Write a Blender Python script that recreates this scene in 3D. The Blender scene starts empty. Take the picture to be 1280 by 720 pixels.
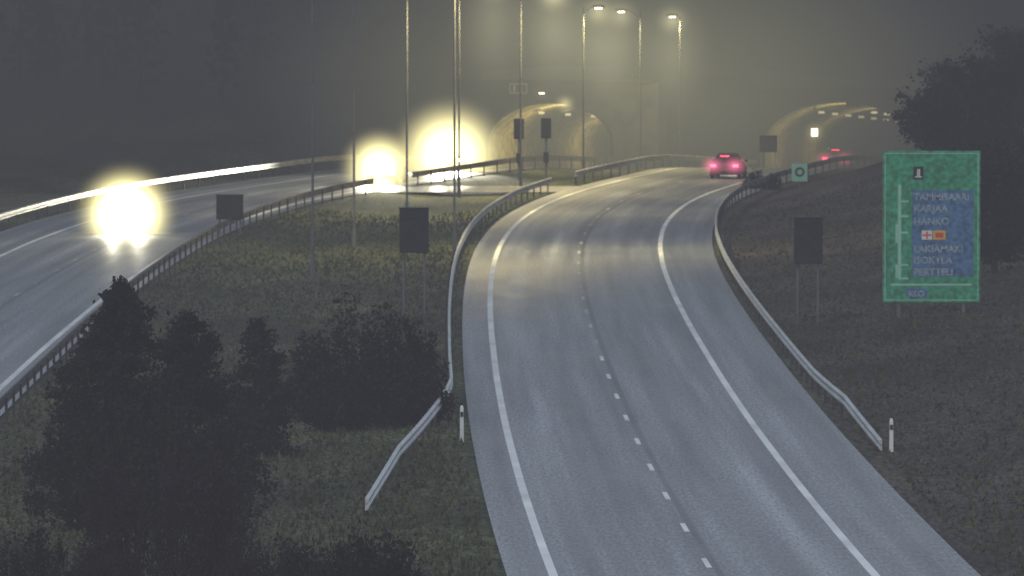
import bpy, math, random
import numpy as np
from mathutils import Vector, Matrix
random.seed(7); rng=np.random.RandomState(7)
S=bpy.context.scene
COL=S.collection

# ---------------------------------------------------------------- materials
def nodes(name):
    m=bpy.data.materials.new(name); m.use_nodes=True
    nt=m.node_tree; nt.nodes.clear()
    out=nt.nodes.new('ShaderNodeOutputMaterial')
    return m,nt,out
def N(nt,t,**kw):
    n=nt.nodes.new(t)
    for k,v in kw.items():
        if k in n.inputs: n.inputs[k].default_value=v
        else: setattr(n,k,v)
    return n
def noise_mat(name,c1,c2,scale=2.0,rough=.8,metal=0.,detail=6,bump=0.,fine=None,spec=.3,coord='Object'):
    m,nt,out=nodes(name)
    b=N(nt,'ShaderNodeBsdfPrincipled'); b.inputs['Roughness'].default_value=rough
    b.inputs['Metallic'].default_value=metal; b.inputs['Specular IOR Level'].default_value=spec
    tc=N(nt,'ShaderNodeTexCoord')
    n=N(nt,'ShaderNodeTexNoise'); n.inputs['Scale'].default_value=scale; n.inputs['Detail'].default_value=detail
    nt.links.new(tc.outputs[coord],n.inputs['Vector'])
    r=N(nt,'ShaderNodeValToRGB'); r.color_ramp.elements[0].position=.32; r.color_ramp.elements[1].position=.68
    r.color_ramp.elements[0].color=(*c1,1); r.color_ramp.elements[1].color=(*c2,1)
    nt.links.new(n.outputs['Fac'],r.inputs['Fac']); col=r.outputs['Color']
    if fine:
        nf=N(nt,'ShaderNodeTexNoise'); nf.inputs['Scale'].default_value=fine; nf.inputs['Detail'].default_value=2
        nt.links.new(tc.outputs[coord],nf.inputs['Vector'])
        mr=N(nt,'ShaderNodeMapRange'); mr.inputs[1].default_value=.3; mr.inputs[2].default_value=.7; mr.inputs[3].default_value=.6; mr.inputs[4].default_value=1.45
        nt.links.new(nf.outputs['Fac'],mr.inputs[0])
        mm=N(nt,'ShaderNodeVectorMath',operation='SCALE'); nt.links.new(col,mm.inputs[0]); nt.links.new(mr.outputs[0],mm.inputs['Scale']); col=mm.outputs[0]
    nt.links.new(col,b.inputs['Base Color'])
    if bump:
        bp=N(nt,'ShaderNodeBump'); bp.inputs['Strength'].default_value=bump
        nt.links.new(n.outputs['Fac'],bp.inputs['Height']); nt.links.new(bp.outputs[0],b.inputs['Normal'])
    nt.links.new(b.outputs[0],out.inputs[0])
    return m
def emit_mat(name,c,s):
    m,nt,out=nodes(name); e=N(nt,'ShaderNodeEmission'); e.inputs[0].default_value=(*c,1); e.inputs[1].default_value=s
    nt.links.new(e.outputs[0],out.inputs[0]); return m
def glow_mat(name,c,s,power=2.0,step=1.0):
    """painted glow in mist: self-emitting volume, fading outward from its centre"""
    m,nt,out=nodes(name); e=N(nt,'ShaderNodeEmission'); e.inputs[0].default_value=(*c,1)
    tc=N(nt,'ShaderNodeTexCoord'); ln=N(nt,'ShaderNodeVectorMath',operation='LENGTH'); nt.links.new(tc.outputs['Object'],ln.inputs[0])
    a=N(nt,'ShaderNodeMath',operation='SUBTRACT',use_clamp=True); a.inputs[0].default_value=1.0; nt.links.new(ln.outputs['Value'],a.inputs[1])
    p=N(nt,'ShaderNodeMath',operation='POWER'); p.inputs[1].default_value=power; nt.links.new(a.outputs[0],p.inputs[0])
    q=N(nt,'ShaderNodeMath',operation='MULTIPLY'); q.inputs[1].default_value=s; nt.links.new(p.outputs[0],q.inputs[0])
    nt.links.new(q.outputs[0],e.inputs[1]); nt.links.new(e.outputs[0],out.inputs['Volume'])
    m.cycles.volume_step_rate=step
    return m

def asphalt(name,base):
    m,nt,out=nodes(name)
    b=N(nt,'ShaderNodeBsdfPrincipled'); b.inputs['Specular IOR Level'].default_value=.5
    uv=N(nt,'ShaderNodeUVMap')
    def noise(sc,d):
        mp=N(nt,'ShaderNodeMapping'); mp.inputs['Scale'].default_value=(*sc,1); nt.links.new(uv.outputs[0],mp.inputs[0])
        n=N(nt,'ShaderNodeTexNoise'); n.inputs['Scale'].default_value=1.; n.inputs['Detail'].default_value=d; nt.links.new(mp.outputs[0],n.inputs['Vector']); return n
    n1=noise((1.3,.02),5); n2=noise((.5,.10),6); n3=noise((13,1.5),3); n4=noise((.9,.006),3)
    sx=N(nt,'ShaderNodeSeparateXYZ'); nt.links.new(uv.outputs[0],sx.inputs[0])
    ml=N(nt,'ShaderNodeMath',operation='MULTIPLY'); ml.inputs[1].default_value=2*math.pi/1.84; nt.links.new(sx.outputs[0],ml.inputs[0])
    cs=N(nt,'ShaderNodeMath',operation='COSINE'); nt.links.new(ml.outputs[0],cs.inputs[0])
    def lin(src,k,o):
        q=N(nt,'ShaderNodeMath',operation='MULTIPLY_ADD'); q.inputs[1].default_value=k; q.inputs[2].default_value=o; nt.links.new(src,q.inputs[0]); return q.outputs[0]
    def mul(a,c):
        q=N(nt,'ShaderNodeMath',operation='MULTIPLY'); nt.links.new(a,q.inputs[0]); nt.links.new(c,q.inputs[1]); return q.outputs[0]
    f=mul(lin(n1.outputs['Fac'],2.2,-.1),lin(n2.outputs['Fac'],1.2,.4)); f=mul(f,lin(n3.outputs['Fac'],2.6,-.3)); f=mul(f,lin(cs.outputs[0],-.12,1.0)); f=mul(f,lin(n4.outputs['Fac'],1.5,.25))
    ab2=N(nt,'ShaderNodeMath',operation='ABSOLUTE'); nt.links.new(lin(sx.outputs[0],1,-.16),ab2.inputs[0])
    mr=N(nt,'ShaderNodeMapRange'); mr.inputs[1].default_value=.05; mr.inputs[2].default_value=.13; mr.inputs[3].default_value=.45; mr.inputs[4].default_value=1; nt.links.new(ab2.outputs[0],mr.inputs[0]); f=mul(f,mr.outputs[0])
    v=N(nt,'ShaderNodeVectorMath',operation='SCALE'); v.inputs[0].default_value=base; nt.links.new(f,v.inputs['Scale'])
    nt.links.new(v.outputs[0],b.inputs['Base Color'])
    nt.links.new(lin(n2.outputs['Fac'],.35,.34),b.inputs['Roughness'])
    bp=N(nt,'ShaderNodeBump'); bp.inputs['Strength'].default_value=.3; bp.inputs['Distance'].default_value=.02; nt.links.new(n3.outputs['Fac'],bp.inputs['Height']); nt.links.new(bp.outputs[0],b.inputs['Normal'])
    nt.links.new(b.outputs[0],out.inputs[0]); return m

def ground_mat():
    m,nt,out=nodes('grass_ground')
    b=N(nt,'ShaderNodeBsdfPrincipled'); b.inputs['Roughness'].default_value=.95; b.inputs['Specular IOR Level'].default_value=.1
    tc=N(nt,'ShaderNodeTexCoord')
    def noise(s,d,sc=(1,1,1)):
        mp=N(nt,'ShaderNodeMapping'); mp.inputs['Scale'].default_value=sc; nt.links.new(tc.outputs['Object'],mp.inputs[0])
        n=N(nt,'ShaderNodeTexNoise'); n.inputs['Scale'].default_value=s; n.inputs['Detail'].default_value=d; nt.links.new(mp.outputs[0],n.inputs['Vector']); return n
    a=noise(.35,6,(1,.25,1)); c=noise(8,4,(1,.15,1)); e=noise(.06,3)
    r=N(nt,'ShaderNodeValToRGB'); r.color_ramp.elements[0].position=.35; r.color_ramp.elements[1].position=.68
    r.color_ramp.elements[0].color=(.030,.037,.018,1); r.color_ramp.elements[1].color=(.068,.078,.036,1); nt.links.new(a.outputs['Fac'],r.inputs[0])
    r2=N(nt,'ShaderNodeValToRGB'); r2.color_ramp.elements[0].position=.35; r2.color_ramp.elements[1].position=.68
    r2.color_ramp.elements[0].color=(.028,.023,.019,1); r2.color_ramp.elements[1].color=(.058,.047,.039,1); nt.links.new(a.outputs['Fac'],r2.inputs[0])
    sx=N(nt,'ShaderNodeSeparateXYZ'); nt.links.new(tc.outputs['Object'],sx.inputs[0])
    mr=N(nt,'ShaderNodeMapRange'); mr.inputs[1].default_value=7; mr.inputs[2].default_value=11; nt.links.new(sx.outputs[0],mr.inputs[0])
    mx=N(nt,'ShaderNodeMixRGB'); nt.links.new(mr.outputs[0],mx.inputs[0]); nt.links.new(r.outputs[0],mx.inputs[1]); nt.links.new(r2.outputs[0],mx.inputs[2])
    m2=N(nt,'ShaderNodeMapRange'); m2.inputs[1].default_value=.3; m2.inputs[2].default_value=.7; m2.inputs[3].default_value=.2; m2.inputs[4].default_value=1.85; nt.links.new(c.outputs['Fac'],m2.inputs[0])
    m3=N(nt,'ShaderNodeMapRange'); m3.inputs[1].default_value=.35; m3.inputs[2].default_value=.65; m3.inputs[3].default_value=.65; m3.inputs[4].default_value=1.3; nt.links.new(e.outputs['Fac'],m3.inputs[0])
    q=N(nt,'ShaderNodeMath',operation='MULTIPLY'); nt.links.new(m2.outputs[0],q.inputs[0]); nt.links.new(m3.outputs[0],q.inputs[1])
    v=N(nt,'ShaderNodeVectorMath',operation='SCALE'); nt.links.new(mx.outputs[0],v.inputs[0]); nt.links.new(q.outputs[0],v.inputs['Scale'])
    nt.links.new(v.outputs[0],b.inputs['Base Color'])
    nt.links.new(b.outputs[0],out.inputs[0]); return m

M_ASPH=asphalt('asphalt',(.128,.138,.150))
M_GROUND=ground_mat()
M_PAINT=noise_mat('road_paint',(.50,.52,.52),(.74,.76,.74),.22,.65)
M_PAINT2=noise_mat('worn_road_paint',(.16,.17,.18),(.45,.47,.45),.3,.65)
M_STEEL=noise_mat('galvanised_steel',(.28,.29,.30),(.42,.43,.43),.5,.42,.6,spec=.5)
M_STEEL2=noise_mat('weathered_steel',(.045,.045,.045),(.09,.09,.09),.5,.6,.1,spec=.25)
M_POST=noise_mat('rail_post_steel',(.025,.025,.025),(.05,.05,.05),1.5,.7,.2)  # shade under the rail beam is put into the post colour
M_POLE=noise_mat('pole_steel',(.08,.085,.09),(.14,.145,.15),1.2,.6,.1)
M_BOX=noise_mat('dark_panel_metal',(.010,.007,.009),(.020,.016,.018),2,.65)
M_CONC=noise_mat('concrete',(.03,.029,.025),(.05,.047,.04),.35,.9,fine=1.2,bump=.1)
M_LINING=noise_mat('tunnel_lining',(.30,.27,.16),(.44,.40,.26),.5,.8,fine=1.5)
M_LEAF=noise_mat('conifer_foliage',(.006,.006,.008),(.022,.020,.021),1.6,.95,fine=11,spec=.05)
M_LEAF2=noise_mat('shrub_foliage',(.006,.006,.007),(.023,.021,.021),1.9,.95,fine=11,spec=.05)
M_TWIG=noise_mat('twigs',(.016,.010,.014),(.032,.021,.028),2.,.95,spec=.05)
M_BARK=noise_mat('bark',(.015,.012,.011),(.035,.028,.025),3.,.9)
M_GRASS=noise_mat('dry_grass',(.024,.029,.013),(.084,.086,.044),.9,.9,spec=.1,fine=6)
M_FOREST=noise_mat('forest_foliage',(.008,.009,.008),(.022,.024,.018),.5,.95,spec=.05)
M_GREEN=noise_mat('sign_green',(.022,.20,.105),(.032,.26,.145),1.5,.6,fine=6)
M_LGREEN=noise_mat('sign_pale_green',(.20,.44,.33),(.28,.54,.42),1.5,.55)
M_BLUE=noise_mat('sign_blue',(.045,.11,.22),(.055,.14,.27),1.5,.6,fine=6)
M_WHITE=noise_mat('sign_white',(.46,.52,.52),(.62,.66,.64),2.,.5)
M_RED=noise_mat('sign_red',(.5,.04,.03),(.6,.05,.04),2.,.5)
M_YEL=noise_mat('sign_yellow',(.5,.32,.05),(.6,.38,.06),2.,.5)
M_BLACK=noise_mat('black_rubber',(.008,.008,.008),(.018,.018,.018),4.,.75)
M_GLASS=noise_mat('car_glass',(.01,.012,.015),(.02,.022,.025),1.,.15,spec=.5)
M_HEAD=emit_mat('headlamp_lens',(1,.95,.8),120)
M_TAIL=emit_mat('tail_lamp_lens',(1,.05,.09),26)
M_LAMP=emit_mat('lamp_lens',(1,.86,.5),70)
M_TLAMP=emit_mat('tunnel_lamp_lens',(1,.85,.45),9)

# ---------------------------------------------------------------- mesh builder
class MB:
    def __init__(s): s.v=[];s.f=[];s.m=[];s.mats=[];s.uv=None
    def mi(s,mat):
        if mat not in s.mats: s.mats.append(mat)
        return s.mats.index(mat)
    def face(s,pts,mat):
        b=len(s.v); s.v.extend([tuple(p) for p in pts]); s.f.append(tuple(range(b,b+len(pts)))); s.m.append(s.mi(mat))
    def box(s,x0,x1,y0,y1,z0,z1,mat):
        P=[(x0,y0,z0),(x1,y0,z0),(x1,y1,z0),(x0,y1,z0),(x0,y0,z1),(x1,y0,z1),(x1,y1,z1),(x0,y1,z1)]
        b=len(s.v); s.v.extend(P); k=s.mi(mat)
        for q in [(0,3,2,1),(4,5,6,7),(0,1,5,4),(1,2,6,5),(2,3,7,6),(3,0,4,7)]:
            s.f.append(tuple(b+i for i in q)); s.m.append(k)
    def tube(s,p0,p1,r0,r1,mat,n=6):
        p0=Vector(p0);p1=Vector(p1); d=(p1-p0)
        if d.length<1e-6: return
        d.normalize(); a=d.orthogonal().normalized(); c=d.cross(a); b=len(s.v); k=s.mi(mat)
        for p,r in((p0,r0),(p1,r1)):
            for i in range(n):
                t=2*math.pi*i/n; s.v.append(tuple(p+a*(r*math.cos(t))+c*(r*math.sin(t))))
        for i in range(n):
            j=(i+1)%n; s.f.append((b+i,b+j,b+n+j,b+n+i)); s.m.append(k)
        s.f.append(tuple(b+n+i for i in range(n))); s.m.append(k)
        s.f.append(tuple(b+n-1-i for i in range(n))); s.m.append(k)
    def rings(s,rings,mat,closed=True,cap=True):
        b=len(s.v); n=len(rings[0]); k=s.mi(mat) if not callable(mat) else None
        for r in rings: s.v.extend([tuple(p) for p in r])
        for a in range(len(rings)-1):
            for i in range(n if closed else n-1):
                j=(i+1)%n; s.f.append((b+a*n+i,b+a*n+j,b+(a+1)*n+j,b+(a+1)*n+i)); s.m.append(k if k is not None else s.mi(mat(a,i)))
        if cap and closed:
            kk=k if k is not None else s.mi(mat(0,0))
            s.f.append(tuple(b+n-1-i for i in range(n))); s.m.append(kk)
            s.f.append(tuple(b+(len(rings)-1)*n+i for i in range(n))); s.m.append(kk)
    def leaves(s,C,size,mat,up=.0,asp=1.6):
        n=len(C); C=np.asarray(C)
        a=rng.normal(size=(n,3)); a[:,2]*=(1-up); a/=np.linalg.norm(a,axis=1)[:,None]
        c=rng.normal(size=(n,3)); c-=a*(a*c).sum(1)[:,None]; c/=np.linalg.norm(c,axis=1)[:,None]
        sz=(size*rng.uniform(.5,1.3,n))[:,None]
        q=np.stack([C-a*sz*asp,C+c*sz,C+a*sz*asp,C-c*sz],1).reshape(-1,3)
        b=len(s.v); s.v.extend(map(tuple,q)); k=s.mi(mat)
        s.f.extend([(b+4*i,b+4*i+1,b+4*i+2,b+4*i+3) for i in range(n)]); s.m.extend([k]*n)
    def obj(s,name,loc=(0,0,0),rotz=0,parent=None,smooth=False,bevel=0):
        me=bpy.data.meshes.new(name); me.from_pydata(s.v,[],s.f)
        for m in s.mats: me.materials.append(m)
        me.polygons.foreach_set('material_index',s.m)
        if smooth: me.polygons.foreach_set('use_smooth',[True]*len(s.f))
        me.update()
        o=bpy.data.objects.new(name,me); COL.objects.link(o); o.location=loc; o.rotation_euler=(0,0,rotz)
        if parent: o.parent=parent
        if bevel:
            md=o.modifiers.new('bevel','BEVEL'); md.width=bevel; md.segments=2; md.limit_method='ANGLE'
        return o
def empty(name,loc=(0,0,0),rotz=0):
    o=bpy.data.objects.new(name,None); COL.objects.link(o); o.location=loc; o.rotation_euler=(0,0,rotz); o.empty_display_size=.3; return o

# ---------------------------------------------------------------- road alignment (metres)
YS=np.arange(60,760,2.0)
def smooth_curve(pts):
    P=np.array(pts); x=np.interp(YS,P[:,0],P[:,1])
    k=np.exp(-.5*(np.arange(-8,9)/3.6)**2); k/=k.sum()
    xp=np.concatenate([x[0]+(x[1]-x[0])*np.arange(-8,0),x,x[-1]+(x[-1]-x[-2])*np.arange(1,9)])
    return np.convolve(xp,k,'valid')
RC=smooth_curve([(60,8.3),(201,4.63),(215,4.3),(235,3.9),(262,3.47),(289,3.17),(323,2.91),(351,2.8),(379,2.84),(405,3.1),(430,3.7),(450,4.55),(468,5.7),(481,6.8),(497,8.6),(512,10.65),(525,12.5),(545,15.4),(580,20.3),(760,45.5)])
LC=smooth_curve([(60,-18.6),(201,-20.0),(282,-20.1),(311,-20.1),(350,-19.9),(379,-19.5),(412,-18.7),(440,-17.35),(469,-14.9),(485,-12.7),(508,-8.6),(530,-4.4),(560,1.3),(760,41.)])
cR=lambda y: float(np.interp(y,YS,RC)); cL=lambda y: float(np.interp(y,YS,LC))
def zr(y):
    d=y-525
    return 0. if d<=0 else (-.034*d*d/40 if d<20 else -.034*(d-10))
def frame(path,y):
    x=float(np.interp(y,YS,path)); dx=(np.interp(y+2,YS,path)-np.interp(y-2,YS,path))/4
    t=Vector((dx,1,0)).normalized(); n=Vector((t.y,-t.x,0)); return Vector((x,y,zr(y))),t,n
def strip(mb,path,y0,y1,o0,o1,dz,mat,step=2.0,cols=1,uvs=None):
    ys=[y0+(y1-y0)*i/max(1,int(round((y1-y0)/step))) for i in range(max(1,int(round((y1-y0)/step)))+1)]
    b=len(mb.v)
    for y in ys:
        p,t,n=frame(path,y)
        for i in range(cols+1):
            o=o0+(o1-o0)*i/cols; mb.v.append(tuple(p+n*o+Vector((0,0,dz))))
            if uvs is not None: uvs.append((o,y))
    k=mb.mi(mat); w=cols+1
    for j in range(len(ys)-1):
        for i in range(cols):
            mb.f.append((b+j*w+i,b+j*w+i+1,b+(j+1)*w+i+1,b+(j+1)*w+i)); mb.m.append(k)
def add_uv(o,uvs):
    me=o.data; l=me.uv_layers.new(name='UVMap')
    idx=np.empty(len(me.loops),dtype=np.int32); me.loops.foreach_get('vertex_index',idx)
    l.data.foreach_set('uv',np.array(uvs,dtype=np.float32)[idx].ravel())

for path,a,b in((RC,-4.75,6.1),(LC,-6.5,4.6)):
    mb=MB();uv=[]; strip(mb,path,62,740,a,b,0,M_ASPH,cols=4,uvs=uv); o=mb.obj('motorway_carriageway'); add_uv(o,uv)
mb=MB();uv=[]
P=[(frame(LC,486)[0]+Vector((4.2,0,-.02))),(frame(RC,486)[0]+Vector((-4.4,0,-.02))),(frame(RC,497)[0]+Vector((-4.4,0,-.02))),(frame(LC,497)[0]+Vector((4.2,0,-.02)))]
mb.face(P,M_ASPH); uv=[(p.x,p.y) for p in P]; o=mb.obj('median_crossover_road'); add_uv(o,uv)
mb=MB()
for path in(RC,LC):
    strip(mb,path,62,738,-3.79,-3.58,.006,M_PAINT); strip(mb,path,62,738,3.58,3.79,.006,M_PAINT)
    y=70+ (1.5 if path is RC else 5)
    while y<560:
        strip(mb,path,y,y+3.0,-.065,.065,.006,M_PAINT if y<300 else M_PAINT2,step=1.5); y+=12
o=mb.obj('road_markings')

# ---------------------------------------------------------------- terrain
def sm(t): t=min(1,max(0,t)); return t*t*(3-2*t)
def hsh(x,y): return (math.sin(x*.37+y*.11)+math.sin(x*.83-y*.23+1.3)*.6+math.sin(x*1.9+y*.41+.4)*.3)
def ground(x,y):
    yy=min(max(y,62),738); cr=cR(yy); cl=cL(yy); z=zr(min(y,620))-.06
    l=cl+5.6; r=cr-6.0
    if l<x<r:
        w=sm((x-l)/3)*sm((r-x)/3); z+=w*(-.22+.06*hsh(x,y))
    dr=x-(cr+7.6)
    if dr>0:
        s=.10+.16*sm((y-370)/90); z+=min(s*dr,7+.02*dr)+sm(dr/3)*.10*hsh(x,y)
    dl=(cl-8.2)-x
    if dl>0: z+=min(.035*dl,3)+sm(dl/3)*.08*hsh(x,y)
    yf=566 if x<9 else 592
    if -14<=x<=34:
        if y>yf+.5: z=zr(yf)+6.2+min(.12*(y-yf),24)+.3*hsh(x*.3,y*.3)
    else:
        h=zr(yf)+6.2+max(0,min(.12*(y-yf),24))
        t=sm((y-(yf-45))/55); z=z*(1-t)+max(z,h)*t
    return z
xs=sorted(set([float(v) for v in range(-50,51)]+[-700,-400,-250,-160,-110,-80,-65,-57,57,65,80,110,160,250,400,700]))
ys=sorted(set([-300.,-100.,0.,60.,100.,130.]+[float(v) for v in range(150,660,2)]+[float(v) for v in range(660,900,12)]+[950.,1100.,1400.,2000.,3000.]))
V=[(x,y,ground(x,y)) for y in ys for x in xs]; F=[]; W=len(xs)
tl=frame(LC,566)[0]; tr=frame(RC,592)[0]
for j in range(len(ys)-1):
    for i in range(W-1):
        q=(j*W+i,j*W+i+1,(j+1)*W+i+1,(j+1)*W+i); zz=[V[k][2] for k in q]; cx=(xs[i]+xs[i+1])/2
        if max(zz)-min(zz)>3.5:
            if (ys[j]==566 and abs(cx-tl.x)<4.9) or (ys[j]==592 and abs(cx-tr.x)<5.6): continue
        F.append(q)
me=bpy.data.meshes.new('ground'); me.from_pydata(V,[],F); me.materials.append(M_GROUND); me.polygons.foreach_set('use_smooth',[True]*len(F)); me.update()
COL.objects.link(bpy.data.objects.new('ground',me))

def grass():
    mb=MB(); n=80000
    X=rng.uniform(-16,26,n); Y=196+ (rng.uniform(0,1,n)**1.4)*260; b=0; v=[];f=[]
    for x,y in zip(X,Y):
        l=cL(y);r=cR(y)
        if not(l+5<x<r-5.0 or x>r+6.6): continue
        z=ground(x,y)-.02; h=random.uniform(.06,.22)*(1.4 if random.random()<.1 else 1); w=random.uniform(.03,.09); a=random.uniform(0,3.14); lx=random.uniform(-.1,.1); ly=random.uniform(-.1,.1)
        if x>r: h*=.8
        dx=math.cos(a)*w; dy=math.sin(a)*w
        v+=[(x-dx,y-dy,z),(x+dx,y+dy,z),(x+lx,y+ly,z+h)]; f.append((b,b+1,b+2)); b+=3
    mb.v=v;mb.f=f;mb.mats=[M_GRASS];mb.m=[0]*len(f); mb.obj('grass')
grass()

# ---------------------------------------------------------------- guard rails
def guard_rail(path,y0,y1,off,side,flare=None,mat=None):
    mat=mat or M_STEEL
    mb=MB(); prof=[(0,.46),(.075,.50),(.075,.55),(0,.60),(.0,.64),(.075,.69),(.075,.74),(0,.78),(-.02,.78),(-.02,.46)]
    rings=[]; y=y0
    def od(y):
        o=off;dz=0
        if flare: o+=flare[0]*max(0,1-(y-y0)/flare[1])**1.3; dz=-.5*max(0,1-(y-y0)/min(14,flare[1]))
        return o,dz
    while y<=y1:
        p,t,n=frame(path,y); o,dz=od(y)
        rings.append([p+n*(o+side*a)+Vector((0,0,z+dz)) for a,z in prof]); y+=2
    mb.rings(rings,mat)
    y=y0+1
    while y<y1:
        p,t,n=frame(path,y); o,dz=od(y)
        c=p+n*(o-side*.09); mb.box(c.x-.04,c.x+.04,c.y-.05,c.y+.05,c.z-.6,c.z+.72+dz,M_POST); y+=4
    return mb.obj('guard_rail')
guard_rail(RC,224,486,-5.25,1,(-2.6,50))
guard_rail(RC,249,585,6.3,-1,(.5,30))
guard_rail(LC,150,486,4.85,-1,mat=M_STEEL2)
guard_rail(LC,150,562,-6.8,1)
guard_rail(RC,498,590,-5.25,1)
guard_rail(LC,498,564,4.85,-1,mat=M_STEEL2)

# ---------------------------------------------------------------- vegetation
def leaves_for(mb,pts,per,spread,size,mat):
    P=np.array(pts); P=np.repeat(P,per,0)+rng.normal(size=(len(P)*per,3))*spread
    mb.leaves(P,size,mat)
def conifer(name,x,y,H,R,dens=1.0,skirt=.04,pw=.62):
    mb=MB(); z0=ground(x,y)-.1; mb.tube((0,0,0),(0.05,0,H*.96),H*.022,.015,M_BARK,7)
    pts=[]
    nb=int(150*dens*H/5)
    for i in range(nb):
        u=random.random()**.95; z=H*(skirt+(1-skirt)*u); L=R*(1-u)**pw*random.uniform(.5,1.25)+.05; a=random.uniform(0,2*math.pi)
        e=Vector((math.cos(a)*L,math.sin(a)*L,z+L*random.uniform(-.15,.35)))
        s=Vector((0,0,z)); mb.tube(s,e,.018,.004,M_BARK,3)
        n=int(5+L*8)
        for k in range(n):
            t=.25+.78*(k+random.random())/n; pts.append(tuple(s.lerp(e,t)))
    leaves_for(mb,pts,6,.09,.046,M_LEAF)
    return mb.obj(name,(x,y,z0))
def shrub(name,x,y,lobes,stems=60,per=55,leaf=.045,mat=M_LEAF2,twig=M_TWIG,twigs=0):
    mb=MB(); z0=ground(x,y)-.08; pts=[]
    for (dx,dy,h,r) in lobes:
        base=Vector((dx*.8,dy*.8,0))
        for i in range(stems):
            a=random.uniform(0,2*math.pi); rr=r*math.sqrt(random.random()); q=rr/r
            top=h*(1-.75*q**2.2)*random.uniform(.72,1.1)
            e=Vector((dx+math.cos(a)*rr,dy+math.sin(a)*rr,top)); mid=base.lerp(e,.5)+Vector((math.cos(a),math.sin(a),0))*rr*.15
            mb.tube(base,mid,.022,.014,twig,4); mb.tube(mid,e,.014,.004,twig,3)
            for k in range(per//5):
                t=random.random()**.6; p=(mid.lerp(e,t) if random.random()<.75 else base.lerp(mid,t)); pts.append(tuple(p+Vector((random.gauss(0,.1),random.gauss(0,.1),random.gauss(0,.06)))))
            for k in range(twigs):
                t=random.random(); p=mid.lerp(e,t); d=Vector((random.gauss(0,.22),random.gauss(0,.22),random.uniform(.1,.6))); mb.tube(p,p+d,.007,.002,twig,3)
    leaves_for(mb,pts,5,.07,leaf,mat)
    return mb.obj(name,(x,y,z0))
conifer('spruce_tree',-10.1,226,6.0,2.2,1.5)
conifer('spruce_tree',-8.5,231,5.0,2.0,1.3)
conifer('spruce_tree',-11.4,238,3.9,1.7,1.1)
conifer('spruce_tree',-7.2,250,3.9,1.3,1.0)
shrub('shrub',-4.3,262,[(-1.6,0,3.0,1.2),(-.5,.3,4.2,1.3),(.7,-.2,3.9,1.3),(1.6,.2,3.2,1.0)],85,60)
shrub('shrub',-8.6,219,[(-1.3,0,3.4,1.3),(0,0,3.7,1.4),(1.3,.2,3.0,1.2),(-2.4,.5,2.9,1.2)],70,50,twigs=5)
shrub('shrub',-7.4,196,[(-1.4,0,3.2,1.1),(0,.2,3.8,1.3),(.9,0,3.2,1.0)],80,28,leaf=.035,mat=M_TWIG,twigs=14)
shrub('shrub',-10.6,190,[(-1.2,0,2.3,1.2),(.2,.3,2.4,1.2),(1.6,0,2.0,1.0)],70,30,leaf=.035,twigs=10)
shrub('shrub',-3.4,187,[(-1.0,0,2.1,.9),(0,.3,2.4,.9),(.9,0,2.3,.8)],80,45,leaf=.035,twigs=8)
shrub('shrub',-5.4,189,[(-.6,0,1.9,.8),(.5,.3,2.0,.9)],70,35,leaf=.035,twigs=9)
def broadleaf(name,x,y,H,R,nb=30,leafy=28):
    mb=MB(); z0=ground(x,y)-.1; pts=[]
    mb.tube((0,0,0),(0,0,H*.35),H*.03,H*.022,M_BARK,7); mb.tube((0,0,H*.35),(.1,0,H*.85),H*.022,.02,M_BARK,6)
    for i in range(nb):
        a=random.uniform(0,6.28); zb=H*random.uniform(.08,.8); L=R*random.uniform(.5,1.1)*(1.1-.6*abs(zb/H-.45)); s=Vector((0,0,zb)); e=Vector((math.cos(a)*L,math.sin(a)*L,min(H,zb+L*random.uniform(.2,.8))))
        mb.tube(s,e,.045,.012,M_BARK,4)
        for k in range(leafy):
            t=random.uniform(.25,1.05); p=s.lerp(e,t); pts.append(tuple(p+Vector((random.gauss(0,.22),random.gauss(0,.22),random.gauss(0,.22)))))
        for k in range(5):
            p=s.lerp(e,random.uniform(.4,1)); mb.tube(p,p+Vector((random.gauss(0,.4),random.gauss(0,.4),random.uniform(.1,.7))),.012,.004,M_TWIG,3)
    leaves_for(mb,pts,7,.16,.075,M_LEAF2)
    return mb.obj(name,(x,y,z0))
for x,y,h,r in[(19.3,352,5.0,1.8),(21.5,372,5.2,2.2),(18.6,368,4.6,1.8),(22.2,430,4.6,2.3),(24.8,455,4.8,2.6),(23.0,480,4.2,2.2),(27.5,470,5.2,2.6),(25.9,505,4.8,2.4),(29.5,500,5.6,2.8),(31,530,6.0,2.8),(27.5,535,5.0,2.4)]:
    broadleaf('broadleaf_tree',x,y,h,r)
shrub('shrub',14.1,492,[(-.5,0,1.1,.7),(.5,0,.9,.6)],30,40)
mb=MB()
for i in range(620):
    x=random.uniform(-75,78); y=random.uniform(545,735)
    yf=566 if x<9 else 592
    if -16<x<36 and y<yf+7: continue
    if x<-14 and y<552-0.15*(x+14): continue
    if x>34 and y<560: continue
    z=ground(x,y); H=random.uniform(6,12); R=H*.2
    mb.tube((x,y,z-.2),(x,y,z+H*.9),.14,.03,M_BARK,4)
    C=[]
    for k in range(130):
        u=random.random()**.8; rr=R*(1-u)**.8*math.sqrt(random.random())*random.uniform(.7,1.25); a=random.uniform(0,6.28); C.append((x+math.cos(a)*rr,y+math.sin(a)*rr,z+H*(.08+.92*u)))
    mb.leaves(C,.28,M_FOREST)
mb.obj('background_forest')

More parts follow.
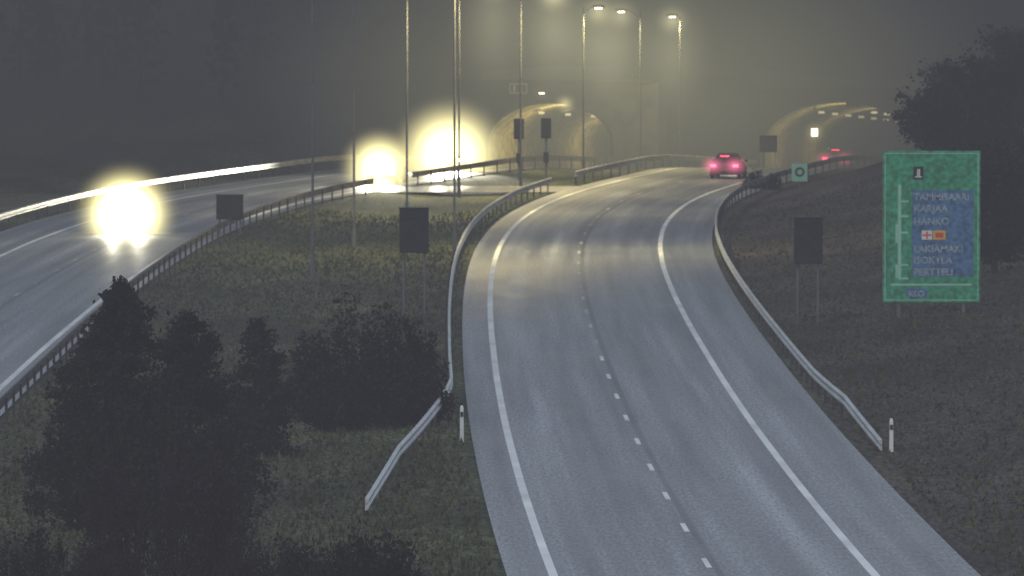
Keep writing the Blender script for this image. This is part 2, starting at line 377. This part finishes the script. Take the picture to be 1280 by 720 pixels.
# ---------------------------------------------------------------- tunnel portals
def arch(hw,h,n=18):
    pts=[(-hw,0),(-hw,h*.42)]
    for i in range(1,n):
        a=math.pi-math.pi*i/n; pts.append((hw*math.cos(a),h*.42+h*.58*math.sin(a)))
    pts+=[(hw,h*.42),(hw,0)]; return pts
def portal(path,yf,x0,x1,hw,h,top,depth,TUN):
    c,t,n=frame(path,yf); root=empty('tunnel_portal',(0,0,0))
    A=arch(hw,h); z0=c.z-.3; zt=c.z+top
    Q=[]
    for i,(px,pz) in enumerate(A):
        if i==0: Q.append((x0,z0)); continue
        if i==len(A)-1: Q.append((x1,z0)); continue
        if i==1: Q.append((x0,c.z+h*.42)); continue
        if i==len(A)-2: Q.append((x1,c.z+h*.42)); continue
        u=(i-2)/(len(A)-5); Q.append((x0+(x1-x0)*u,zt))
    mb=MB(); yy=yf-.5
    I=[(c.x+px,yy,(c.z+pz) if 0<i<len(A)-1 else z0) for i,(px,pz) in enumerate(A)]; O=[(q[0],yy,q[1]) for q in Q]
    for i in range(len(A)-1): mb.face([O[i],I[i],I[i+1],O[i+1]],M_CONC)
    mb.box(x0-.1,x1+.1,yf-.62,yf+.3,zt+.003,zt+.2,M_CONC)
    mb.box(x0-.25,x0-.003,yf-.5,yf+.5,z0,zt,M_CONC); mb.box(x1+.003,x1+.25,yf-.5,yf+.5,z0,zt,M_CONC)
    mb.obj('facade',parent=root)
    mb=MB(); B=arch(hw+.35,h+.35)
    def ring(S_,yy): return [Vector((c.x+a,yy,c.z+b)) for a,b in S_]
    a0=ring(A,yf-1.6); b0=ring(B,yf-1.6); a1=ring(A,yf-.503); b1=ring(B,yf-.503)
    for i in range(len(A)-1):
        mb.face([b0[i],a0[i],a0[i+1],b0[i+1]],M_CONC); mb.face([b1[i],b0[i],b0[i+1],b1[i+1]],M_CONC); mb.face([a0[i],a1[i],a1[i+1],a0[i+1]],M_CONC)
    mb.obj('collar',parent=root)
    mb=MB(); rings=[]
    for k in range(0,depth+1,4):
        p,t,n=frame(path,yf-.5+k); rings.append([p+n*a+Vector((0,0,b-.02)) for a,b in A])
    mb.rings(rings,M_LINING,closed=False)
    mb.face(rings[-1],M_LINING)
    mb.obj('lining',parent=root)
    mb=MB()
    for k in range(6,depth-4,9):
        p,t,n=frame(path,yf+k)
        for s in(-1.8,1.8):
            q=p+n*s; mb.box(q.x-.18,q.x+.18,q.y-.7,q.y+.7,q.z+h*.88-.12,q.z+h*.88,M_TLAMP)
    mb.obj('luminaires',parent=root)
    for k in(6,30):
        p,t,n=frame(path,yf+k); l=bpy.data.lights.new('tunnel_light','POINT'); l.energy=TUN; l.color=(1,.80,.30); l.shadow_soft_size=.5
        lo=bpy.data.objects.new('tunnel_light',l); COL.objects.link(lo); lo.location=p+Vector((0,0,h*.66)); lo.parent=root
    return root
portal(LC,566,-14,8.9,4.0,4.3,5.6,80,4300)
portal(RC,592,9.45,34,5.0,4.7,5.6,80,4200)
mb=MB(); mb.box(8.95,9.4,565.6,592.4,zr(592)-.4,zr(566)+5.6,M_CONC); mb.obj('retaining_wall')

# ---------------------------------------------------------------- glow helper
def glow(name,loc,c,s,power,parent=None,scale=(1,1,1),step=1.6):
    bpy.ops.mesh.primitive_uv_sphere_add(segments=20,ring_count=10,radius=1,location=loc); o=bpy.context.object
    o.name=name; o.scale=scale; o.data.materials.append(glow_mat(name,c,s,power,step))
    if parent: o.parent=parent
    return o

# ---------------------------------------------------------------- street lamps
def street_lamp(x,y,H,arms,lit=0,col=(1,.80,.36),gl=1.0):
    z0=ground(x,y)-.05; root=empty('street_lamp',(x,y,z0)); mb=MB()
    mb.tube((0,0,0),(0,0,.9),.11,.10,M_POLE,10); mb.tube((0,0,.9),(0,0,H),.06,.04,M_POLE,8)
    for s,L in arms:
        prev=Vector((0,0,H-.5))
        for k in range(1,6):
            u=k/5; q=Vector((s*L*u,0,H-.5+.55*math.sin(u*math.pi/2))); mb.tube(prev,q,.035,.03,M_POLE,6); prev=q
    mb.obj('pole',parent=root)
    for s,L in arms:
        hb=MB(); cx=s*(L+.3); z=H+.05
        rings=[]
        for u,w,h in((-.38,.06,.05),(-.25,.13,.10),(.1,.17,.13),(.33,.12,.09),(.4,.05,.04)):
            rings.append([Vector((cx+s*u,math.cos(a)*w,z+math.sin(a)*h)) for a in [2*math.pi*i/8 for i in range(8)]])
        hb.rings(rings,M_POLE); hb.box(cx-.2,cx+.2,-.12,.12,z-.15,z-.09,M_LAMP if lit else M_GLASS)
        hb.obj('luminaire',parent=root)
        if lit:
            l=bpy.data.lights.new('lamp_light','SPOT'); l.energy=lit; l.color=col; l.spot_size=math.radians(168); l.spot_blend=1.; l.shadow_soft_size=.2
            lo=bpy.data.objects.new('lamp_light',l); COL.objects.link(lo); lo.location=(cx,0,z-.25); lo.parent=root
        if lit and gl: glow('lamp_glow',(cx,0,z-.35),(1,.92,.50),2.2*gl,3.0,root,(1.6,1.6,1.5))  # added emissive ball paints the halo round the lamp head
    if lit and gl:
        s,L=arms[0]; glow('lamp_cone_glow',(s*(L+.3),0,H-2.2),(1,.94,.54),.34*gl,1.9,root,(3.0,3.0,5.2),2.)  # painted light cone: the volume below the lamp glows by itself
    return root
LP=40000
street_lamp(-8.5,375,12.4,[(1,1.6),(-1,1.6)])
street_lamp(-7.4,412,12.2,[(1,1.6),(-1,1.6)])
street_lamp(-5.4,452,12,[(1,1.6)],LP*.8,gl=0)
street_lamp(-2.9,482,12,[(1,1.6)],LP*.9,gl=.6)
street_lamp(.5,505,11.4,[(1,1.6)],LP,gl=.9)
street_lamp(4.3,530,10.1,[(1,.6)],LP)
street_lamp(8.0,548,10.0,[(-1,.9)],LP)
street_lamp(10.7,560,9.9,[(-1,.2)],LP,gl=1.6)
street_lamp(-2.6,398,14,[(1,1.4)],LP*1.0,gl=0)

# ---------------------------------------------------------------- roadside panels / signs
def panel_sign(name,x,y,w,h,zb,legsp,thick=.28):
    z0=ground(x,y); root=empty(name,(x,y,z0)); mb=MB()
    for s in(-legsp,legsp): mb.tube((s,0,-.3),(s,0,zb+h*.9),.045,.045,M_POLE,8)
    mb.obj('posts',parent=root)
    mb=MB(); mb.box(-w/2,w/2,-thick-.05,-.05,zb,zb+h,M_BOX); mb.obj('cabinet',parent=root,bevel=.02)
    mb=MB(); mb.box(-w/2+.05,w/2-.05,-thick-.075,-thick-.053,zb+.05,zb+h-.05,M_BLACK)
    for i in range(1,5): mb.box(-w/2+.03,w/2-.03,-thick-.10,-thick-.078,zb+h*i/5-.012,zb+h*i/5+.012,M_BOX)
    mb.box(-w/2-.03,w/2+.03,-thick-.12,-.02,zb+h+.003,zb+h+.04,M_BOX)
    mb.obj('face',parent=root); return root
panel_sign('variable_message_sign',-13.5,421,1.3,1.15,.75,.5)
panel_sign('variable_message_sign',-3.75,337,1.12,1.7,2.35,.4)
panel_sign('variable_message_sign',11.0,327,1.08,1.7,2.25,.38)
panel_sign('variable_message_sign',15.2,522,1.05,.95,1.3,.4)

def text(body,x,z,size,mat,parent,y):
    c=bpy.data.curves.new('lettering','FONT'); c.body=body; c.size=size; c.align_x='LEFT'; c.extrude=.004; c.offset=.008; c.materials.append(mat)
    o=bpy.data.objects.new('lettering',c); COL.objects.link(o); o.location=(x,y,z); o.rotation_euler=(math.pi/2,0,0); o.parent=parent; return o
gx,gy=15.5,325.; root=empty('tunnel_information_sign',(gx,gy,.88)); W2=1.8; H=5.6
mb=MB(); mb.box(-W2,W2,-.06,0,0,H,M_GREEN); mb.obj('panel',parent=root,bevel=.015)
mb=MB()
for s in(-1.2,1.2): mb.tube((s,.1,-1.5),(s,.1,H-.2),.07,.07,M_POLE,8)
for zz in(.6,2.8,5.): mb.box(-W2+.1,W2-.1,.005,.06,zz-.05,zz+.05,M_POLE)
mb.obj('posts',parent=root)
mb=MB(); y0,y1=-.072,-.063
b=.07
for (xa,xb,za,zb) in((-W2+b,W2-b,H-.11,H-.08),(-W2+b,W2-b,.07,.10),(-W2+.07,-W2+.1,.105,H-.115),(W2-.1,W2-.07,.105,H-.115)): mb.box(xa,xb,y0,y1,za,zb,M_LGREEN)
mb.box(-1.24,-1.12,y0,y1,.85,4.35,M_LGREEN)
for zz in(.85,1.35,2.55,3.15,3.7): mb.box(-1.117,-.85,y0,y1,zz,zz+.07,M_LGREEN)
mb.box(-1.33,-1.243,y0,y1,.9,1.4,M_LGREEN); mb.box(-1.33,-1.243,y0,y1,2.2,2.9,M_LGREEN)
mb.box(-1.5,1.5,y0,y1,.62,.69,M_LGREEN)
mb.box(-.68,-.30,y0,y1,4.55,5.02,M_BLACK)
mb.box(-.62,-.36,y0-.012,y0-.003,4.62,4.66,M_WHITE); mb.box(-.54,-.50,y0-.012,y0-.003,4.665,4.93,M_WHITE); mb.box(-.48,-.43,y0-.012,y0-.003,4.665,4.93,M_WHITE)
mb.obj('diagram',parent=root)
mb=MB(); mb.box(-.72,1.55,y0,y1,.95,4.15,M_BLUE); mb.box(-.95,-.15,y0,y1,.18,.52,M_BLUE); mb.obj('blue_panel',parent=root)
mb=MB(); mb.box(-.36,.02,y0-.012,y0-.003,2.32,2.66,M_WHITE); mb.box(-.2,-.14,y0-.022,y0-.014,2.35,2.63,M_RED); mb.box(-.33,-.203,y0-.022,y0-.014,2.46,2.52,M_RED); mb.box(-.137,-.01,y0-.022,y0-.014,2.46,2.52,M_RED)
mb.box(.06,.52,y0-.012,y0-.003,2.32,2.66,M_YEL); mb.box(.14,.44,y0-.022,y0-.014,2.40,2.58,M_RED); mb.obj('symbols',parent=root)
M_LET=noise_mat('faded_lettering',(.15,.22,.28),(.30,.36,.42),9,.5,fine=12)
for i,(t,z) in enumerate((("TAMMISAARI",3.78),("KARJAA",3.35),("HANKO",2.88),("LAKIAMAKI",1.86),("ISOKYLA",1.44),("PERTTELI",1.0))):
    text(t,-.66,z,.36,M_LET,root,y0-.006)
text("KLO",-.85,.22,.3,M_LET,root,y0-.006)

x,y=15.4,471; z0=ground(x,y); root=empty('traffic_sign',(x,y,z0)); mb=MB(); mb.tube((0,0,-.2),(0,0,1.5),.035,.035,M_POLE,8); mb.obj('post',parent=root)
mb=MB(); mb.box(-.42,.42,-.06,-.04,.55,1.5,M_LGREEN); mb.obj('plate',parent=root,bevel=.01)
mb=MB()
for i in range(20):
    a=2*math.pi*i/20;b_=2*math.pi*(i+1)/20
    mb.face([(.26*math.cos(a),-.065,1.05+.26*math.sin(a)),(.26*math.cos(b_),-.065,1.05+.26*math.sin(b_)),(.15*math.cos(b_),-.065,1.05+.15*math.sin(b_)),(.15*math.cos(a),-.065,1.05+.15*math.sin(a))],M_BOX)
mb.obj('symbol',parent=root)

def marker(x,y,h=1.05):
    z0=ground(x,y); mb=MB()
    r=[]
    for z,w in((-.1,.06),(h-.08,.05),(h,.03)): r.append([Vector((-w,-w*.7,z)),Vector((w,-w*.7,z)),Vector((w,w*.7,z)),Vector((-w,w*.7,z))])
    mb.rings(r,M_WHITE); mb.box(-.04,.04,-.062,-.05,h-.32,h-.18,M_BLACK); mb.obj('delineator_post',(x,y,z0))
marker(-1.45,253.8); marker(10.75,249,.95)

for x,y in((.4,515),(2.0,517)):
    z0=ground(x,y); root=empty('traffic_signal',(x,y,z0)); mb=MB(); mb.tube((0,0,-.1),(0,0,3.6),.07,.06,M_POLE,8); mb.obj('post',parent=root)
    mb=MB(); mb.box(-.2,.2,-.32,-.08,2.5,3.5,M_BOX); mb.box(-.30,.30,-.085,-.07,2.4,3.6,M_BLACK)
    for k in range(3): mb.tube((0,-.32,2.68+.32*k),(0,-.48,2.68+.32*k),.12,.13,M_BLACK,10)
    mb.box(-.16,.16,-.25,-.07,1.0,1.6,M_BOX); mb.obj('signal_head',parent=root)

root=empty('tunnel_number_sign',(.4,565.2,zr(566)+5.25)); mb=MB(); mb.box(-.6,.6,-.2,0,-.35,.35,M_BLACK); mb.obj('cabinet',parent=root)
mb=MB(); ML=emit_mat('sign_light',(1,.95,.6),1.1)
mb.box(-.56,.56,-.23,-.205,.27,.32,ML); mb.box(-.56,.56,-.23,-.205,-.32,-.27,ML); mb.box(-.56,-.51,-.23,-.205,-.265,.265,ML); mb.box(.51,.56,-.23,-.205,-.265,.265,ML)
mb.box(-.3,-.2,-.23,-.205,-.2,.2,ML); mb.box(.12,.22,-.23,-.205,-.2,.2,ML); mb.obj('lit_face',parent=root)
for x,z,s in((3.4,4.35,1.0),(1.9,5.0,.5)):
    root=empty('wall_lamp',(x,565.3,zr(566)+z)); mb=MB(); mb.box(-.2,.2,-.25,0,-.03,.12,M_POLE); mb.box(-.17,.17,-.24,-.02,-.09,-.033,M_LAMP); mb.obj('housing',parent=root)
    if s>.9:
        l=bpy.data.lights.new('wall_light','POINT'); l.energy=2500*s; l.color=(1,.82,.4); l.shadow_soft_size=.15; lo=bpy.data.objects.new('wall_light',l); COL.objects.link(lo); lo.location=(0,-.7,-.3); lo.parent=root
        glow('lamp_glow',(0,-1.9,-.05),(1,.86,.4),9*s,3,root,(1.0,1.0,.9))  # painted halo, an emissive volume in front of the wall lamp
p,t,n=frame(RC,586); q=p-n*1.0; root=empty('tunnel_lamp',(q.x,q.y,q.z+2.6)); mb=MB(); mb.box(-.25,.25,-.12,.12,-.3,.3,M_POLE); mb.box(-.2,.2,-.15,-.123,-.25,.25,M_LAMP); mb.box(-.04,.04,-.04,.04,.303,2.3,M_POLE); mb.obj('fitting',parent=root)
glow('lamp_glow',(0,-.5,0),(1,.90,.45),6,2.6,root,(1.,.9,1.))  # emissive volume paints the halo round this fitting

gy=575; g0=zr(gy); root=empty('sign_gantry',(0,gy,g0)); mb=MB()
for x in(10.3,27.3): mb.box(x-.16,x+.16,-.16,.16,-.4,5.3,M_BOX)
mb.box(10.0,27.6,-.14,.14,4.60,4.75,M_BOX); mb.box(10.0,27.6,-.14,.14,5.1,5.25,M_BOX)
x=10.7
k=0
while x<26.6:
    a,b_=(4.75,5.1) if k%2==0 else (5.1,4.75); mb.tube((x,0,a),(x+.8,0,b_),.04,.04,M_BOX,4); x+=.8;k+=1
mb.obj('frame',parent=root)
mb=MB(); mb.box(11.0,15.7,-.5,-.2,4.95,6.25,M_BOX); mb.obj('sign_cabinet',parent=root,bevel=.03)
mb=MB(); mb.box(18.6,19.5,-.5,-.2,4.2,5.1,M_BOX); mb.box(21.8,22.7,-.5,-.2,4.2,5.1,M_BOX); mb.obj('lane_signals',parent=root)

# ---------------------------------------------------------------- vehicles
def car(x,y,rot,paint,lights='tail',name='car',van=False):
    root=empty(name,(x,y,zr(y)),rot); mb=MB()
    if not van:
        st=[(-2.15,.62,.42,.78),(-2.1,.80,.30,.92),(-1.75,.87,.24,.98),(-.6,.88,.22,.95),(.7,.88,.22,.93),(1.2,.87,.24,.86),(1.9,.82,.26,.74),(2.12,.70,.34,.62)]
        cab=[(-1.85,.74,.60,1.0),(-1.35,.76,.56,1.38),(-.5,.78,.58,1.47),(.2,.78,.58,1.42),(1.1,.74,.66,.95)]
    else:
        st=[(-2.4,.86,.42,1.0),(-2.38,.92,.30,1.15),(-1.8,.94,.24,1.15),(1.2,.94,.24,1.12),(1.9,.92,.26,1.05),(2.4,.86,.30,.85)]
        cab=[(-2.36,.88,.80,1.95),(-1.8,.90,.82,2.05),(.6,.90,.80,2.05),(1.1,.88,.76,1.8),(1.85,.84,.78,1.08)]
    R=[]
    for yy,hw,zb,zt in st:
        R.append([Vector(p) for p in((-hw*.9,yy,zb),(-hw,yy,zb+.12),(-hw,yy,zt-.12),(-hw*.9,yy,zt),(hw*.9,yy,zt),(hw,yy,zt-.12),(hw,yy,zb+.12),(hw*.9,yy,zb))])
    mb.rings(R,paint); mb.obj('body',parent=root,bevel=.03)
    mb=MB(); R=[]
    belt=.9 if not van else 1.1
    for yy,hb,ht,zt in cab:
        R.append([Vector(p) for p in((-hb,yy,belt-.05),(-(hb+ht)/2-.03,yy,(belt+zt)/2),(-ht,yy,zt-.05),(-ht*.9,yy,zt),(ht*.9,yy,zt),(ht,yy,zt-.05),((hb+ht)/2+.03,yy,(belt+zt)/2),(hb,yy,belt-.05))])
    mb.rings(R,lambda a,i:(paint if i==3 and 0<a<len(cab)-2 else M_GLASS)); mb.obj('cabin',parent=root)
    mb=MB()
    for sx in(-1,1):
        for yy in(-1.3,1.32):
            mb.tube((sx*.68,yy,.32),(sx*.90,yy,.32),.32,.32,M_BLACK,18); mb.tube((sx*.901,yy,.32),(sx*.915,yy,.32),.2,.18,M_STEEL,12)
    mb.obj('wheels',parent=root)
    yr=st[0][0]; yfz=st[-1][0]
    mb=MB()
    for sx in(-1,1):
        a,b_=sorted((sx*.50,sx*.80)); mb.box(a,b_,yr-.03,yr+.12,.70,.84,M_TAIL if lights=='tail' else M_RED)
        mb.box(a,b_,yfz-.16,yfz+.02,.60,.74,M_HEAD if lights=='head' else M_WHITE)
    if lights=='tail': mb.box(-.25,.25,yr+.2,yr+.25,1.30,1.34,M_TAIL)
    mb.obj('lamps',parent=root)
    mb=MB(); mb.box(-.26,.26,yr-.04,yr-.015,.48,.60,M_STEEL2); mb.box(-.8,.8,yr-.05,yr+.02,.34,.44,M_BLACK)
    for sx in(-1,1): mb.box(sx*.95-.08,sx*.95+.08,.75,.88,.92,1.05,M_BLACK)
    mb.obj('trim',parent=root)
    return root
P1=noise_mat('car_paint_dark',(.015,.015,.018),(.022,.022,.026),1,.4,.2,spec=.4); P2=noise_mat('car_paint_grey',(.04,.04,.045),(.05,.05,.06),1,.4,.2,spec=.4)
def heading(path,y): p,t,n=frame(path,y); return -math.atan2(t.x,t.y)
def headcar(x,y,paint,R,strn,en,pw,van=False,name='car'):
    r=car(x,y,heading(LC,y)+math.pi,paint,'head',van=van,name=name)
    zz=.8
    for sx in(-.62,.62):
        l=bpy.data.lights.new('headlight','SPOT'); l.energy=en; l.color=(1,.93,.70); l.spot_size=math.radians(80); l.spot_blend=1.; l.shadow_soft_size=.1
        lo=bpy.data.objects.new('headlight',l); COL.objects.link(lo); lo.location=(sx,2.5,zz); lo.rotation_euler=(math.radians(89),0,0); lo.parent=r
    glow('headlight_glow',(0,2.35,zz+.15),(1,.88,.40),strn,pw,r,(R,R,R*.98),.8)  # painted glare: one self-glowing ball over both headlamps
headcar(-18.35,423,P2,3.0,22,3500,3.4)
headcar(-7.1,501,P1,2.7,12,16000,2.8)
headcar(-3.3,528,P2,4.2,14,70000,3.0,van=True,name='van')
for x,y,p in((12.6,512,P1),(21.0,566,P2)):
    r=car(x,y,heading(RC,y),p,'tail')
    for sx in(-.62,.62): glow('tail_light_glow',(sx,-2.4,.78),(1,.16,.30),10,2.6,r,(1.0,.7,.75))  # painted red halos, emissive volumes at the tail lamps
    l=bpy.data.lights.new('headlight','SPOT'); l.energy=9000; l.color=(1,.93,.72); l.spot_size=math.radians(70); l.spot_blend=1.; lo=bpy.data.objects.new('headlight',l); COL.objects.link(lo); lo.location=(0,2.4,.7); lo.rotation_euler=(math.radians(86),0,0); lo.parent=r

# ---------------------------------------------------------------- fog: thin over the road, a thicker bank towards the hill
def fogbox(name,b,FA,AIR):
    m,nt,out=nodes(name); ab=N(nt,'ShaderNodeVolumeAbsorption'); ab.inputs['Color'].default_value=(0,0,0,1); ab.inputs['Density'].default_value=FA
    em=N(nt,'ShaderNodeEmission'); em.inputs[0].default_value=(*AIR,1); em.inputs[1].default_value=FA  # fog emits its own airlight instead of scattering sky and lamp light
    ad=N(nt,'ShaderNodeAddShader'); nt.links.new(ab.outputs[0],ad.inputs[0]); nt.links.new(em.outputs[0],ad.inputs[1]); nt.links.new(ad.outputs[0],out.inputs['Volume'])
    mb=MB(); mb.box(*b,m); mb.obj(name)
fogbox('fog',(-900,900,-350,3200,-6,70),.0026,(.070,.073,.087))
fogbox('fog_bank',(-290,290,508,1400,-5.5,30),.0170,(.070,.075,.074))
glow('added_mist_glow',(7,543,5),(1,.95,.54),.021,1.25,None,(25,50,13),3.)  # added self-glowing ellipsoid, paints warm haze as if the lamps lit it

# ---------------------------------------------------------------- world / sun / camera
w=bpy.data.worlds.new('World'); S.world=w; w.use_nodes=True; nt=w.node_tree
bg=nt.nodes['Background']; sky=nt.nodes.new('ShaderNodeTexSky'); sky.sky_type='NISHITA'; sky.sun_disc=False
sky.sun_elevation=math.radians(20); sky.sun_rotation=math.radians(200)
hs=nt.nodes.new('ShaderNodeHueSaturation'); hs.inputs['Saturation'].default_value=.55
nt.links.new(sky.outputs[0],hs.inputs['Color']); nt.links.new(hs.outputs[0],bg.inputs[0]); bg.inputs[1].default_value=.46
sl=bpy.data.lights.new('sun','SUN'); sl.energy=.5; sl.angle=math.radians(40); sl.color=(.9,.95,1)
so=bpy.data.objects.new('sun',sl); COL.objects.link(so); so.rotation_euler=(math.radians(40),0,math.radians(-20))
cam=bpy.data.cameras.new('camera'); co=bpy.data.objects.new('camera',cam); COL.objects.link(co)
co.location=(0,0,15); cam.sensor_width=36; cam.lens=36*11000/1280; cam.clip_end=6000; cam.clip_start=1
cam.dof.use_dof=True; cam.dof.focus_distance=165; cam.dof.aperture_fstop=5.6
co.rotation_euler=(math.radians(90)-math.atan(460/11000),0,0)
S.camera=co
S.view_settings.view_transform='Standard'; S.view_settings.look='None'; S.view_settings.exposure=0
